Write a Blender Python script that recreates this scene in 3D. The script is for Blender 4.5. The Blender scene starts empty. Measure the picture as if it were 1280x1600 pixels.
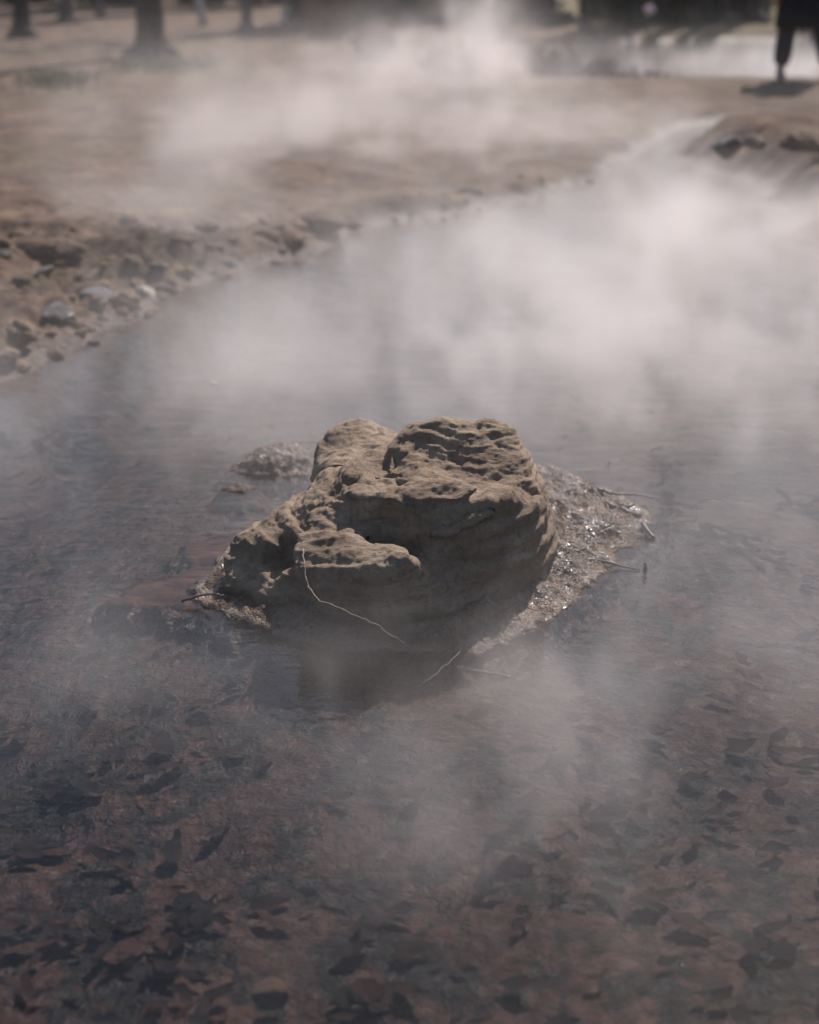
import bpy, bmesh, math, random
import numpy as np
from mathutils import Vector, Matrix
from mathutils.bvhtree import BVHTree

# ------------------------------------------------------------------ camera, world, sun, exposure
scene = bpy.context.scene
C = scene.collection
R = math.radians
CAM_H, FPX, PITCH = 1.5, 2500.0, math.atan(900 / 2500.0)
cam_d = bpy.data.cameras.new('camera')
cam = bpy.data.objects.new('camera', cam_d)
C.objects.link(cam)
cam.location = (0, 0, CAM_H)
cam.rotation_euler = (R(90) - PITCH, 0, 0)
cam_d.sensor_fit = 'VERTICAL'
cam_d.sensor_height = 32.0
cam_d.lens = 50.0
cam_d.clip_start = 0.05
cam_d.clip_end = 2000
cam_d.dof.use_dof = True
cam_d.dof.focus_distance = 3.66
cam_d.dof.aperture_fstop = 2.0
scene.camera = cam

SUN_EL, SUN_AZ = R(47), R(24)            # azimuth measured from the view direction (+Y) towards +X
world = bpy.data.worlds.new('World')
scene.world = world
world.use_nodes = True
wn = world.node_tree
bg = wn.nodes['Background']
sky = wn.nodes.new('ShaderNodeTexSky')
sky.sky_type = 'NISHITA'
sky.sun_disc = False
sky.sun_elevation = SUN_EL
sky.sun_rotation = SUN_AZ
sky.air_density = 1.0
sky.dust_density = 1.3
wn.links.new(sky.outputs[0], bg.inputs[0])
bg.inputs[1].default_value = 0.073
sun_d = bpy.data.lights.new('sun', 'SUN')
sun_d.energy = 4.4
sun_d.angle = R(0.6)
sun_d.color = (1.0, 0.92, 0.865)
sun = bpy.data.objects.new('sun', sun_d)
C.objects.link(sun)
sdir = Vector((math.sin(SUN_AZ) * math.cos(SUN_EL), math.cos(SUN_AZ) * math.cos(SUN_EL), math.sin(SUN_EL)))
sun.rotation_euler = sdir.to_track_quat('Z', 'Y').to_euler()

vs = scene.view_settings
vs.view_transform = 'Standard'
vs.look = 'None'
vs.exposure = 0.30
vs.gamma = 1.0
cy = scene.cycles
cy.volume_bounces = 3
cy.volume_step_rate = 2.0
cy.volume_max_steps = 512
cy.max_bounces = 8
cy.transparent_max_bounces = 12
cy.use_denoising = True
cy.sample_clamp_indirect = 8.0
cy.caustics_reflective = False
cy.caustics_refractive = False

# ------------------------------------------------------------------ helpers
CP, SP = math.cos(PITCH), math.sin(PITCH)

def ray(px, py):
    u, v = (px - 640) / FPX, (800 - py) / FPX
    return Vector((u, CP + v * SP, -SP + v * CP))

def G(px, py, z=0.0):
    d = ray(px, py)
    t = (z - CAM_H) / d.z
    return Vector((d.x * t, d.y * t, z))

def D(px, py, y):
    d = ray(px, py)
    t = y / d.y
    return Vector((d.x * t, y, CAM_H + d.z * t))

def hash3(ix, iy, iz, seed):
    h = (ix.astype(np.int64) * 374761393 + iy.astype(np.int64) * 668265263 + iz.astype(np.int64) * 2147483647 + seed * 974711) & 0xFFFFFFFF
    h = ((h ^ (h >> 13)) * 1274126177) & 0xFFFFFFFF
    h = ((h ^ (h >> 16)) * 2246822519) & 0xFFFFFFFF
    return ((h ^ (h >> 15)) & 0xFFFFFF) / float(0xFFFFFF) * 2 - 1

def vnoise(p, seed=0):
    i = np.floor(p)
    f = p - i
    f = f * f * f * (f * (f * 6 - 15) + 10)
    i = i.astype(np.int64)
    r = 0
    for dx in (0, 1):
        wx = f[:, 0] if dx else 1 - f[:, 0]
        for dy in (0, 1):
            wy = f[:, 1] if dy else 1 - f[:, 1]
            for dz in (0, 1):
                wz = f[:, 2] if dz else 1 - f[:, 2]
                r = r + wx * wy * wz * hash3(i[:, 0] + dx, i[:, 1] + dy, i[:, 2] + dz, seed)
    return r

def fbm(p, octaves=4, seed=0, gain=0.5, ridged=False):
    a, s, r = 1.0, 0.0, 0
    q = np.array(p, dtype=float)
    for k in range(octaves):
        n = vnoise(q, seed + k * 17)
        if ridged:
            n = 1 - 2 * np.abs(n)
        r = r + a * n
        s += a
        a *= gain
        q = q * 2.03 + 11.7
    return r / s

def sstep(a, b, x):
    t = np.clip((x - a) / (b - a), 0, 1)
    return t * t * (3 - 2 * t)

def poly_sd(x, y, poly):
    """signed distance to a closed polygon, positive inside"""
    d = np.full(x.shape, 1e9)
    inside = np.zeros(x.shape, bool)
    n = len(poly)
    for k in range(n):
        ax, ay = poly[k]
        bx, by = poly[(k + 1) % n]
        ex, ey = bx - ax, by - ay
        L = ex * ex + ey * ey + 1e-12
        t = np.clip(((x - ax) * ex + (y - ay) * ey) / L, 0, 1)
        d = np.minimum(d, (x - ax - t * ex) ** 2 + (y - ay - t * ey) ** 2)
        if abs(by - ay) > 1e-12:
            c = ((ay > y) != (by > y)) & (x < ex * (y - ay) / (by - ay) + ax)
            inside ^= c
    d = np.sqrt(d)
    return np.where(inside, d, -d)

def np_mesh(name, verts, faces, smooth=True):
    me = bpy.data.meshes.new(name)
    verts = np.asarray(verts, dtype=np.float32)
    faces = np.asarray(faces, dtype=np.int32)
    k = faces.shape[1]
    me.vertices.add(len(verts))
    me.vertices.foreach_set('co', verts.ravel())
    me.loops.add(faces.size)
    me.loops.foreach_set('vertex_index', faces.ravel())
    me.polygons.add(len(faces))
    me.polygons.foreach_set('loop_start', np.arange(0, faces.size, k, dtype=np.int32))
    me.polygons.foreach_set('loop_total', np.full(len(faces), k, dtype=np.int32))
    me.update(calc_edges=True)
    me.validate()
    me.polygons.foreach_set('use_smooth', np.full(len(me.polygons), smooth))
    return me

def grid_faces(nr, nc):
    i = np.arange(nr - 1)[:, None] * nc + np.arange(nc - 1)[None, :]
    i = i.ravel()
    return np.stack([i, i + 1, i + nc + 1, i + nc], 1)

def link(name, me, m=None, parent=None):
    o = bpy.data.objects.new(name, me)
    C.objects.link(o)
    if m is not None:
        me.materials.append(m)
    if parent is not None:
        o.parent = parent
    return o

def tag(o, label=None, cat=None, group=None, kind=None):
    if label: o['label'] = label
    if cat: o['category'] = cat
    if group: o['group'] = group
    if kind: o['kind'] = kind
    return o

def empty(name, loc, rz=0.0):
    o = bpy.data.objects.new(name, None)
    C.objects.link(o)
    o.empty_display_size = 0.1
    o.location = loc
    o.rotation_euler = (0, 0, rz)
    return o

def copy_tree(o, parent=None):
    c = o.copy()
    C.objects.link(c)
    if parent is not None:
        c.parent = parent
    for ch in list(o.children):
        copy_tree(ch, c)
    return c

class MB:
    """collects tubes, cards and loops into one mesh"""
    def __init__(self):
        self.v, self.f = [], []
    def tube(self, pts, rad, n=8, cap=True):
        pts = [Vector(p) for p in pts]
        base = len(self.v)
        up = Vector((0, 0, 1))
        for k, p in enumerate(pts):
            t = (pts[min(k + 1, len(pts) - 1)] - pts[max(k - 1, 0)])
            t = t.normalized() if t.length > 1e-9 else Vector((0, 0, 1))
            a = t.cross(Vector((0.31, 0.9, 0.2)) if abs(t.dot(Vector((0.31, 0.9, 0.2)))) < 0.9 else Vector((1, 0, 0))).normalized()
            b = t.cross(a)
            r = rad[k] if isinstance(rad, (list, tuple)) else rad
            for j in range(n):
                an = 2 * math.pi * j / n
                self.v.append(p + a * (r * math.cos(an)) + b * (r * math.sin(an)))
        for k in range(len(pts) - 1):
            for j in range(n):
                q = base + k * n
                self.f.append((q + j, q + (j + 1) % n, q + n + (j + 1) % n, q + n + j))
        if cap:
            self.f.append(tuple(base + j for j in range(n))[::-1])
            e = base + (len(pts) - 1) * n
            self.f.append(tuple(e + j for j in range(n)))
    def card(self, c, nrm, w, h, roll=0.0):
        nrm = Vector(nrm).normalized()
        a = nrm.cross(Vector((0, 0, 1)))
        a = a.normalized() if a.length > 1e-4 else Vector((1, 0, 0))
        b = nrm.cross(a)
        ca, sa = math.cos(roll), math.sin(roll)
        a, b = a * ca + b * sa, b * ca - a * sa
        base = len(self.v)
        c = Vector(c)
        self.v += [c - a * w, c + b * h * .35 - nrm * h * .12, c + a * w, c - b * h * .35 - nrm * h * .12]
        self.f.append((base, base + 3, base + 2, base + 1))
    def build(self, name, m, parent=None, smooth=True):
        me = bpy.data.meshes.new(name)
        me.from_pydata([tuple(v) for v in self.v], [], self.f)
        me.update()
        me.polygons.foreach_set('use_smooth', np.full(len(me.polygons), smooth))
        return link(name, me, m, parent)

# ------------------------------------------------------------------ materials
def new_mat(name):
    m = bpy.data.materials.new(name)
    m.use_nodes = True
    nt = m.node_tree
    b = nt.nodes['Principled BSDF']
    return m, nt, b

def N(nt, typ, **kw):
    n = nt.nodes.new(typ)
    for k, v in kw.items():
        setattr(n, k, v)
    return n

def noise(nt, vec, scale, detail=5, rough=0.55, dist=0.0):
    n = N(nt, 'ShaderNodeTexNoise')
    n.inputs['Scale'].default_value = scale
    n.inputs['Detail'].default_value = detail
    n.inputs['Roughness'].default_value = rough
    n.inputs['Distortion'].default_value = dist
    nt.links.new(vec, n.inputs['Vector'])
    return n.outputs['Fac']

def ramp(nt, fac, stops):
    r = N(nt, 'ShaderNodeValToRGB')
    el = r.color_ramp.elements
    while len(el) > 1:
        el.remove(el[-1])
    el[0].position = stops[0][0]
    el[0].color = (*stops[0][1], 1)
    for p, c in stops[1:]:
        e = el.new(p)
        e.color = (*c, 1)
    nt.links.new(fac, r.inputs[0])
    return r.outputs[0]

def fac(nt, x, a, b, c=0.0, d=1.0):
    n = N(nt, 'ShaderNodeMapRange', interpolation_type='SMOOTHSTEP')
    for k, v in zip(('From Min', 'From Max', 'To Min', 'To Max'), (a, b, c, d)):
        n.inputs[k].default_value = v
    nt.links.new(x, n.inputs['Value'])
    return n.outputs[0]

def mth(nt, op, a, b=None):
    n = N(nt, 'ShaderNodeMath', operation=op)
    for k, v in enumerate((a, b)):
        if v is None: continue
        if isinstance(v, (int, float)): n.inputs[k].default_value = v
        else: nt.links.new(v, n.inputs[k])
    return n.outputs[0]

def mixc(nt, f, a, b):
    n = N(nt, 'ShaderNodeMix', data_type='RGBA')
    if isinstance(f, (int, float)): n.inputs[0].default_value = f
    else: nt.links.new(f, n.inputs[0])
    for k, v in ((6, a), (7, b)):
        if isinstance(v, tuple): n.inputs[k].default_value = (*v, 1)
        else: nt.links.new(v, n.inputs[k])
    return n.outputs[2]

def bump(nt, h, bsdf, strength=0.5, dist=0.01, prev=None):
    n = N(nt, 'ShaderNodeBump')
    n.inputs['Strength'].default_value = strength
    n.inputs['Distance'].default_value = dist
    nt.links.new(h, n.inputs['Height'])
    if prev is not None:
        nt.links.new(prev, n.inputs['Normal'])
    if bsdf is not None:
        nt.links.new(n.outputs[0], bsdf.inputs['Normal'])
    return n.outputs[0]

def coords(nt, kind='Object', scale=None):
    t = N(nt, 'ShaderNodeTexCoord')
    if scale is None:
        return t.outputs[kind]
    mp = N(nt, 'ShaderNodeMapping')
    mp.inputs['Scale'].default_value = scale
    nt.links.new(t.outputs[kind], mp.inputs['Vector'])
    return mp.outputs[0]

def pos_z(nt):
    g = N(nt, 'ShaderNodeNewGeometry')
    s = N(nt, 'ShaderNodeSeparateXYZ')
    nt.links.new(g.outputs['Position'], s.inputs[0])
    return g.outputs['Position'], s.outputs

def mat_rock():
    m, nt, b = new_mat('dry_crusted_rock')
    p, s = pos_z(nt)
    n1 = noise(nt, p, 7, 8, 0.6, 0.4)
    n2 = noise(nt, p, 60, 6, 0.7, 0.6)
    n3 = noise(nt, coords(nt, 'Object', (30, 30, 130)), 1.0, 5, 0.65, 0.8)
    col = ramp(nt, n1, [(0.3, (0.20, 0.146, 0.105)), (0.5, (0.37, 0.275, 0.20)), (0.72, (0.52, 0.40, 0.295))])
    col = mixc(nt, fac(nt, n2, 0.45, 0.7, 0.0, 0.55), col, (0.11, 0.076, 0.052))
    col = mixc(nt, fac(nt, n3, 0.55, 0.75, 0.0, 0.5), col, (0.42, 0.30, 0.20))
    zz = mth(nt, 'ADD', s[2], mth(nt, 'MULTIPLY', n1, 0.09))
    wet = fac(nt, zz, 0.06, 0.12, 1.0, 0.0)
    col = mixc(nt, wet, col, mixc(nt, 0.88, col, (0.018, 0.021, 0.018)))
    nt.links.new(col, b.inputs['Base Color'])
    nt.links.new(mth(nt, 'SUBTRACT', 0.92, mth(nt, 'MULTIPLY', wet, 0.5)), b.inputs['Roughness'])
    b.inputs['Specular IOR Level'].default_value = 0.3
    h = mth(nt, 'ADD', mth(nt, 'MULTIPLY', n2, 0.6), mth(nt, 'MULTIPLY', n3, 0.7))
    k1 = bump(nt, h, None, 0.7, 0.009)
    bump(nt, noise(nt, p, 190, 5, 0.75, 0.5), b, 1.0, 0.006, k1)
    return m

def mat_stone(name, c0, c1, wetspec=0.5, rough=0.55):
    m, nt, b = new_mat(name)
    p = coords(nt, 'Object')
    n1 = noise(nt, p, 9, 6, 0.6, 0.3)
    n2 = noise(nt, p, 40, 5, 0.65)
    nt.links.new(mixc(nt, fac(nt, n1, 0.35, 0.65), c0, c1), b.inputs['Base Color'])
    b.inputs['Roughness'].default_value = rough
    b.inputs['Specular IOR Level'].default_value = wetspec
    bump(nt, n2, b, 0.6, 0.015)
    return m

def mat_mud():
    m, nt, b = new_mat('wet_mud')
    p, s = pos_z(nt)
    n1 = noise(nt, p, 12, 6, 0.6, 0.5)
    n2 = noise(nt, p, 80, 2, 0.6, 0.8)
    col = ramp(nt, n1, [(0.3, (0.035, 0.024, 0.017)), (0.55, (0.11, 0.076, 0.054)), (0.75, (0.24, 0.17, 0.12))])
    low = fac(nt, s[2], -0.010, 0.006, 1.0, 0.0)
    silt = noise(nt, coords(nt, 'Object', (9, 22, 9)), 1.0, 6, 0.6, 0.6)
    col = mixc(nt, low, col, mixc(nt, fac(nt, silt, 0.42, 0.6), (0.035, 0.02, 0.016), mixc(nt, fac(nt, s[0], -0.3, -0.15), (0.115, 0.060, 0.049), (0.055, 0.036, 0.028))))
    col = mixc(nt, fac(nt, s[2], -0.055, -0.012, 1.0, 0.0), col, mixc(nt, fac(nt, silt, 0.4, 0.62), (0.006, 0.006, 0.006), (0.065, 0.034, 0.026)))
    nt.links.new(col, b.inputs['Base Color'])
    nt.links.new(fac(nt, n1, 0.35, 0.7, 0.25, 0.5), b.inputs['Roughness'])
    above = fac(nt, s[2], -0.006, 0.004)
    nt.links.new(mth(nt, 'MULTIPLY', above, 0.12), b.inputs['Specular IOR Level'])
    patch = fac(nt, noise(nt, p, 16, 4, 0.6), 0.46, 0.56)
    nt.links.new(mth(nt, 'MULTIPLY', above, mth(nt, 'ADD', mth(nt, 'MULTIPLY', patch, 0.8), 0.0)), b.inputs['Coat Weight'])
    b.inputs['Coat Roughness'].default_value = 0.065
    hh = mth(nt, 'ADD', n2, mth(nt, 'MULTIPLY', noise(nt, p, 190, 1, 0.6), 0.35))
    k = bump(nt, mth(nt, 'MULTIPLY', hh, mth(nt, 'ADD', mth(nt, 'MULTIPLY', above, 0.9), 0.1)), b, 1.0, 0.009)
    nt.links.new(k, b.inputs['Coat Normal'])
    return m

def mat_ground():
    m, nt, b = new_mat('ground_soil_and_silt')
    p, s = pos_z(nt)
    big = noise(nt, p, 0.55, 5, 0.6, 0.4)
    mid = noise(nt, p, 4.0, 7, 0.62, 0.3)
    fine = noise(nt, p, 26, 6, 0.65, 0.4)
    # dry land: brown soil, dead grass, fallen leaves
    land = ramp(nt, mid, [(0.28, (0.05, 0.031, 0.022)), (0.5, (0.13, 0.086, 0.060)), (0.72, (0.26, 0.185, 0.127))])
    land = mixc(nt, fac(nt, fine, 0.45, 0.7, 0, 0.6), land, (0.10, 0.055, 0.04))
    land = mixc(nt, fac(nt, big, 0.5, 0.68, 0, 0.7), land, (0.10, 0.085, 0.04))
    lawn = mth(nt, 'MULTIPLY', fac(nt, s[1], 25.5, 27.0), fac(nt, s[0], 0.8, 2.2))
    land = mixc(nt, lawn, land, mixc(nt, mid, (0.10, 0.088, 0.042), (0.19, 0.155, 0.08)))
    # bed: red-brown silt with dark algae mats and sunken leaves, drawn out by the current
    mp = N(nt, 'ShaderNodeMapping')
    mp.inputs['Scale'].default_value = (1.0, 0.62, 1.0)
    nt.links.new(p, mp.inputs['Vector'])
    q = mp.outputs[0]
    b1 = noise(nt, q, 8.0, 8, 0.6, 0.7)
    b2 = noise(nt, q, 16.0, 7, 0.66, 1.2)
    b3 = noise(nt, q, 1.6, 4, 0.5, 0.3)
    bed = ramp(nt, b2, [(0.3, (0.010, 0.0055, 0.0048)), (0.5, (0.043, 0.021, 0.0165)), (0.7, (0.092, 0.046, 0.035))])
    dark = mth(nt, 'ADD', mth(nt, 'MULTIPLY', b1, 0.75), mth(nt, 'ADD', mth(nt, 'MULTIPLY', b2, 0.3), mth(nt, 'MULTIPLY', b3, 0.35)))
    bed = mixc(nt, fac(nt, dark, 0.65, 0.715, 1.0, 0.0), bed, (0.002, 0.0035, 0.0035))
    under = fac(nt, s[2], -0.03, 0.0, 1.0, 0.0)
    wet = fac(nt, s[2], 0.0, 0.06, 1.0, 0.0)
    land = mixc(nt, mth(nt, 'MULTIPLY', wet, 0.6), land, (0.06, 0.042, 0.034))
    nt.links.new(mixc(nt, under, land, bed), b.inputs['Base Color'])
    nt.links.new(mth(nt, 'SUBTRACT', 0.95, mth(nt, 'MULTIPLY', wet, 0.6)), b.inputs['Roughness'])
    b.inputs['Specular IOR Level'].default_value = 0.3
    k = bump(nt, mid, None, 0.7, 0.08)
    bump(nt, fine, b, 0.8, 0.03, k)
    return m

def mat_water():
    m = bpy.data.materials.new('pool_water')
    m.use_nodes = True
    nt = m.node_tree
    nt.nodes.clear()
    out = N(nt, 'ShaderNodeOutputMaterial')
    tr = N(nt, 'ShaderNodeBsdfTransparent')
    tr.inputs[0].default_value = (0.86, 0.83, 0.81, 1)
    gl = N(nt, 'ShaderNodeBsdfGlossy')
    gl.inputs['Roughness'].default_value = 0.03
    gl.inputs['Color'].default_value = (1, 1, 1, 1)
    fr = N(nt, 'ShaderNodeFresnel')
    fr.inputs['IOR'].default_value = 1.333
    mx = N(nt, 'ShaderNodeMixShader')
    p, s = pos_z(nt)
    mp = N(nt, 'ShaderNodeMapping')
    mp.inputs['Scale'].default_value = (5.0, 13.0, 1.0)
    nt.links.new(p, mp.inputs['Vector'])
    n1 = noise(nt, mp.outputs[0], 1.0, 4, 0.5, 0.6)
    n2 = noise(nt, mp.outputs[0], 5.0, 3, 0.5, 0.4)
    h = mth(nt, 'ADD', n1, mth(nt, 'MULTIPLY', n2, 0.25))
    bp = bump(nt, h, None, 0.35, 0.012)
    nt.links.new(bp, gl.inputs['Normal'])
    nt.links.new(bp, fr.inputs['Normal'])
    nt.links.new(fr.outputs[0], mx.inputs[0])
    nt.links.new(tr.outputs[0], mx.inputs[1])
    nt.links.new(gl.outputs[0], mx.inputs[2])
    nt.links.new(mx.outputs[0], out.inputs[0])
    return m

def mat_plain(name, c0, c1, scale=20, rough=0.85, bd=0.01, spec=0.3, trans=0.0):
    m, nt, b = new_mat(name)
    p = coords(nt, 'Object')
    n = noise(nt, p, scale, 5, 0.6, 0.3)
    nt.links.new(mixc(nt, fac(nt, n, 0.35, 0.65), c0, c1), b.inputs['Base Color'])
    b.inputs['Roughness'].default_value = rough
    b.inputs['Specular IOR Level'].default_value = spec
    if bd:
        bump(nt, n, b, 0.6, bd)
    return m

M_ROCK = mat_rock()
M_MUD = mat_mud()
M_GROUND = mat_ground()
M_WATER = mat_water()
M_BARK = mat_plain('dark_bark', (0.035, 0.028, 0.024), (0.085, 0.07, 0.06), 14, 0.9, 0.03)
M_GREYBARK = mat_plain('grey_bark', (0.08, 0.07, 0.065), (0.16, 0.14, 0.13), 14, 0.9, 0.03)
M_PALEBARK = mat_plain('pale_bark', (0.36, 0.33, 0.32), (0.52, 0.48, 0.46), 10, 0.9, 0.02)
M_LEAF = mat_plain('evergreen_needles', (0.008, 0.022, 0.018), (0.022, 0.045, 0.03), 6, 0.8, 0)
M_BRUSH = mat_plain('dead_brush', (0.07, 0.035, 0.026), (0.16, 0.09, 0.065), 6, 0.9, 0)
M_DARKBRUSH = mat_plain('dark_brush', (0.025, 0.015, 0.012), (0.07, 0.04, 0.03), 6, 0.9, 0)
M_GRASS = mat_plain('green_grass', (0.07, 0.09, 0.025), (0.13, 0.13, 0.05), 5, 0.85, 0)
M_TWIG = mat_plain('wet_twig', (0.02, 0.015, 0.012), (0.06, 0.042, 0.034), 40, 0.4, 0.004, 0.4)
M_DRYTWIG = mat_plain('dry_twig', (0.14, 0.10, 0.08), (0.27, 0.21, 0.16), 60, 0.6, 0.002)
M_PALETWIG = mat_plain('straw', (0.34, 0.27, 0.21), (0.5, 0.42, 0.34), 60, 0.6, 0.002)
M_STONE = mat_stone('bank_stone', (0.06, 0.040, 0.029), (0.34, 0.235, 0.155), 0.25, 0.7)
M_DARKSTONE = mat_stone('dark_wet_stone', (0.030, 0.021, 0.018), (0.09, 0.058, 0.045), 0.4, 0.35)
M_DARKSTONE.node_tree.nodes['Principled BSDF'].inputs['Coat Weight'].default_value = .6
M_PALESTONE = mat_stone('pale_stone', (0.42, 0.36, 0.29), (0.60, 0.53, 0.44), 0.4, 0.6)
M_GREYSTONE = mat_stone('grey_stone', (0.085, 0.055, 0.041), (0.18, 0.122, 0.09), 0.2, 0.8)

# ------------------------------------------------------------------ ground (one sheet: land, pool bed, far pond bed)
def gp(pts):
    return [tuple(G(x, y)[:2]) for x, y in pts]

POOL = gp([(0, 606), (55, 580), (110, 545), (150, 520), (200, 505), (240, 490), (252, 466), (300, 442), (370, 426), (430, 408), (490, 398),
           (535, 372), (620, 347), (730, 340), (800, 320), (870, 300), (935, 282), (985, 246), (1040, 208), (1110, 192), (1200, 182), (1290, 176)])
POOL += [(7.0, 15.3), (9.0, 14.6)]
POOL += gp([(1290, 186), (1200, 191), (1120, 204), (1062, 232), (1050, 246), (1100, 262), (1165, 285), (1205, 320), (1225, 360), (1262, 388), (1330, 402)])
POOL += [(4.4, 6.6), (6.0, 4.0), (6.0, -3.0), (-6.0, -3.0), (-6.0, 2.5), (-3.2, 4.2)]
FARPOND = gp([(842, 128), (820, 112), (840, 90), (900, 72), (1000, 64), (1150, 62), (1290, 60)]) + [(14, 25), (14, 18)] + gp([(1290, 131), (1100, 130), (950, 131)])

def land_height(x, y, fine=True):
    p3 = np.stack([x, y, np.zeros_like(x)], 1)
    wob = 0.09 * fbm(p3 * 2.6, 4, 5, 0.6) + 0.02 * fbm(p3 * 14, 2, 6)
    sd = np.maximum(poly_sd(x, y, POOL), poly_sd(x, y, FARPOND)) + wob * np.clip(y / 6.0, 0.3, 1.5)
    bed = -0.17 * sstep(0.0, 0.55, sd) - 0.01
    bed = bed + 0.02 * fbm(p3 * 5, 3, 9) * sstep(0.1, 0.5, sd)
    land = 0.075 * sstep(0, 0.22, -sd) + 0.06 * sstep(0.2, 1.6, -sd)
    rough = fbm(p3 * 2.6, 4, 21) * 0.035 + fbm(p3 * 11, 3, 31, 0.6, True) * 0.018
    leftbank = sstep(0.6, -1.2, x) * sstep(9.5, 7.0, y)
    rough = rough * (0.8 + 2.6 * leftbank)
    rb_ = sstep(1.3, 2.2, x) * sstep(8.0, 9.5, y) * sstep(13.6, 12.0, y)
    land = land + 0.20 * rb_ * sstep(0.02, 0.5, -sd)
    land = land + rough * sstep(0.0, 0.25, -sd)
    return np.where(sd > 0, bed, land)

ys = np.concatenate([np.arange(-2.0, 1.4, 0.2), np.arange(1.4, 12, 0.024), np.geomspace(12, 45, 260)[0:], np.geomspace(47, 900, 40)])
t = np.linspace(-1, 1, 430)
us = t * (0.33 + 0.67 * t * t)
X = us[None, :] * (2.5 + 0.95 * np.maximum(ys, 0))[:, None]
Y = np.repeat(ys[:, None], len(us), 1)
Z = land_height(X.ravel(), Y.ravel())
ground = link('ground', np_mesh('ground', np.stack([X.ravel(), Y.ravel(), Z], 1), grid_faces(len(ys), len(us))), M_GROUND)
tag(ground, kind='structure')

wv = [(-40, -6, 0), (60, -6, 0), (60, 32, 0), (-40, 32, 0)]
water = link('water', np_mesh('water', wv, [(0, 1, 2, 3)], False), M_WATER)
tag(water, kind='structure')

def gz(x, y):
    return float(land_height(np.array([x], float), np.array([y], float))[0])

# ------------------------------------------------------------------ mud shoal round the rock
MUD = gp([(300, 938), (335, 952), (375, 970), (440, 992), (520, 1006), (560, 1016), (600, 1010), (640, 1014), (690, 1006), (735, 1000), (765, 985), (800, 974), (845, 940), (870, 915), (905, 895), (922, 872),
          (935, 850), (985, 828), (1008, 800), (998, 786), (955, 770), (920, 752), (880, 738), (850, 727), (760, 722), (600, 730), (500, 770), (420, 825), (350, 868), (322, 900)])
RED = gp([(185, 932), (230, 941), (300, 948), (400, 985), (420, 900), (380, 830), (330, 835), (285, 850), (310, 880), (225, 905)])
ISLE = gp([(362, 735), (400, 742), (470, 742), (500, 735), (480, 706), (430, 704), (385, 712)])
ISLE2 = gp([(350, 765), (380, 770), (395, 763), (370, 756)])

def shelf(s_):
    q = np.maximum(-s_, 0)
    return -0.045 * sstep(0, 0.07, q) - 0.20 * q

nx, ny = 760, 720
mx_ = np.linspace(-1.5, 1.4, nx)
my_ = np.linspace(2.35, 5.6, ny)
X, Y = np.meshgrid(mx_, my_)
x, y = X.ravel(), Y.ravel()
p3 = np.stack([x, y, 0 * x], 1)
wob = 0.030 * fbm(p3 * 11, 4, 44, 0.6) + 0.012 * fbm(p3 * 40, 3, 45)
sd = poly_sd(x, y, MUD) + wob + 0.06 * sstep(-0.02, 0.16, x) * sstep(4.2, 3.9, y)
z = np.where(sd > 0, 0.034 * sstep(0, 0.16, sd) + 0.002, shelf(sd) + 0.002)
z += np.where(sd > -0.05, 1, 0) * sstep(-0.04, 0.06, sd) * (0.020 * fbm(p3 * 13, 4, 50, 0.55, True) + 0.007 * fbm(p3 * 60, 3, 51, 0.6, True))
for P_, h in ((ISLE, 0.03), (ISLE2, 0.008)):
    s2 = poly_sd(x, y, P_) + wob * 0.8
    zi = np.where(s2 > 0, h * sstep(0, 0.06, s2), shelf(s2)) + 0.004 + sstep(-0.02, 0.04, s2) * 0.014 * fbm(p3 * 30, 3, 61, 0.6, True)
    z = np.maximum(z, zi)
s3 = poly_sd(x, y, RED) + wob * 1.6
zr = np.where(s3 > 0, -0.006 + 0.005 * fbm(p3 * np.array([6, 18, 1]), 3, 70), -0.006 + shelf(s3))
z = np.maximum(z, zr)
z_mud = z
mf = grid_faces(ny, nx)
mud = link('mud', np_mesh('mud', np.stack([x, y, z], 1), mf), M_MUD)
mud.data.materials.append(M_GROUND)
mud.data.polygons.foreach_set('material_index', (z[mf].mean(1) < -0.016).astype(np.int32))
tag(mud, kind='structure')

def mud_at(qx, qy):
    i = np.clip(((qx + 1.5) / 2.9 * (nx - 1)).round().astype(int), 0, nx - 1)
    j = np.clip(((qy - 2.35) / 3.25 * (ny - 1)).round().astype(int), 0, ny - 1)
    ins = (qx > -1.5) & (qx < 1.4) & (qy > 2.35) & (qy < 5.6)
    return np.where(ins, z_mud.reshape(ny, nx)[j, i], -9.0)

# ------------------------------------------------------------------ the rock
def hull_into(bm, pts):
    b2 = bmesh.new()
    for p in pts:
        b2.verts.new(p)
    bmesh.ops.convex_hull(b2, input=b2.verts)
    me = bpy.data.meshes.new('tmp')
    b2.to_mesh(me)
    b2.free()
    bm.from_mesh(me)
    bpy.data.meshes.remove(me)

def W(*a):
    return Vector(a)

def remeshed(bm, voxel):
    me = bpy.data.meshes.new('tmp')
    bm.to_mesh(me)
    o = bpy.data.objects.new('tmp', me)
    C.objects.link(o)
    md = o.modifiers.new('r', 'REMESH')
    md.mode = 'VOXEL'
    md.voxel_size = voxel
    dg = bpy.context.evaluated_depsgraph_get()
    ev = o.evaluated_get(dg).to_mesh()
    n = len(ev.vertices)
    v = np.empty(n * 3, np.float32)
    ev.vertices.foreach_get('co', v)
    v = v.reshape(-1, 3).astype(float)
    f = np.array([tuple(p.vertices) for p in ev.polygons if len(p.vertices) == 4])
    bpy.data.objects.remove(o)
    return v, f

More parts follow.
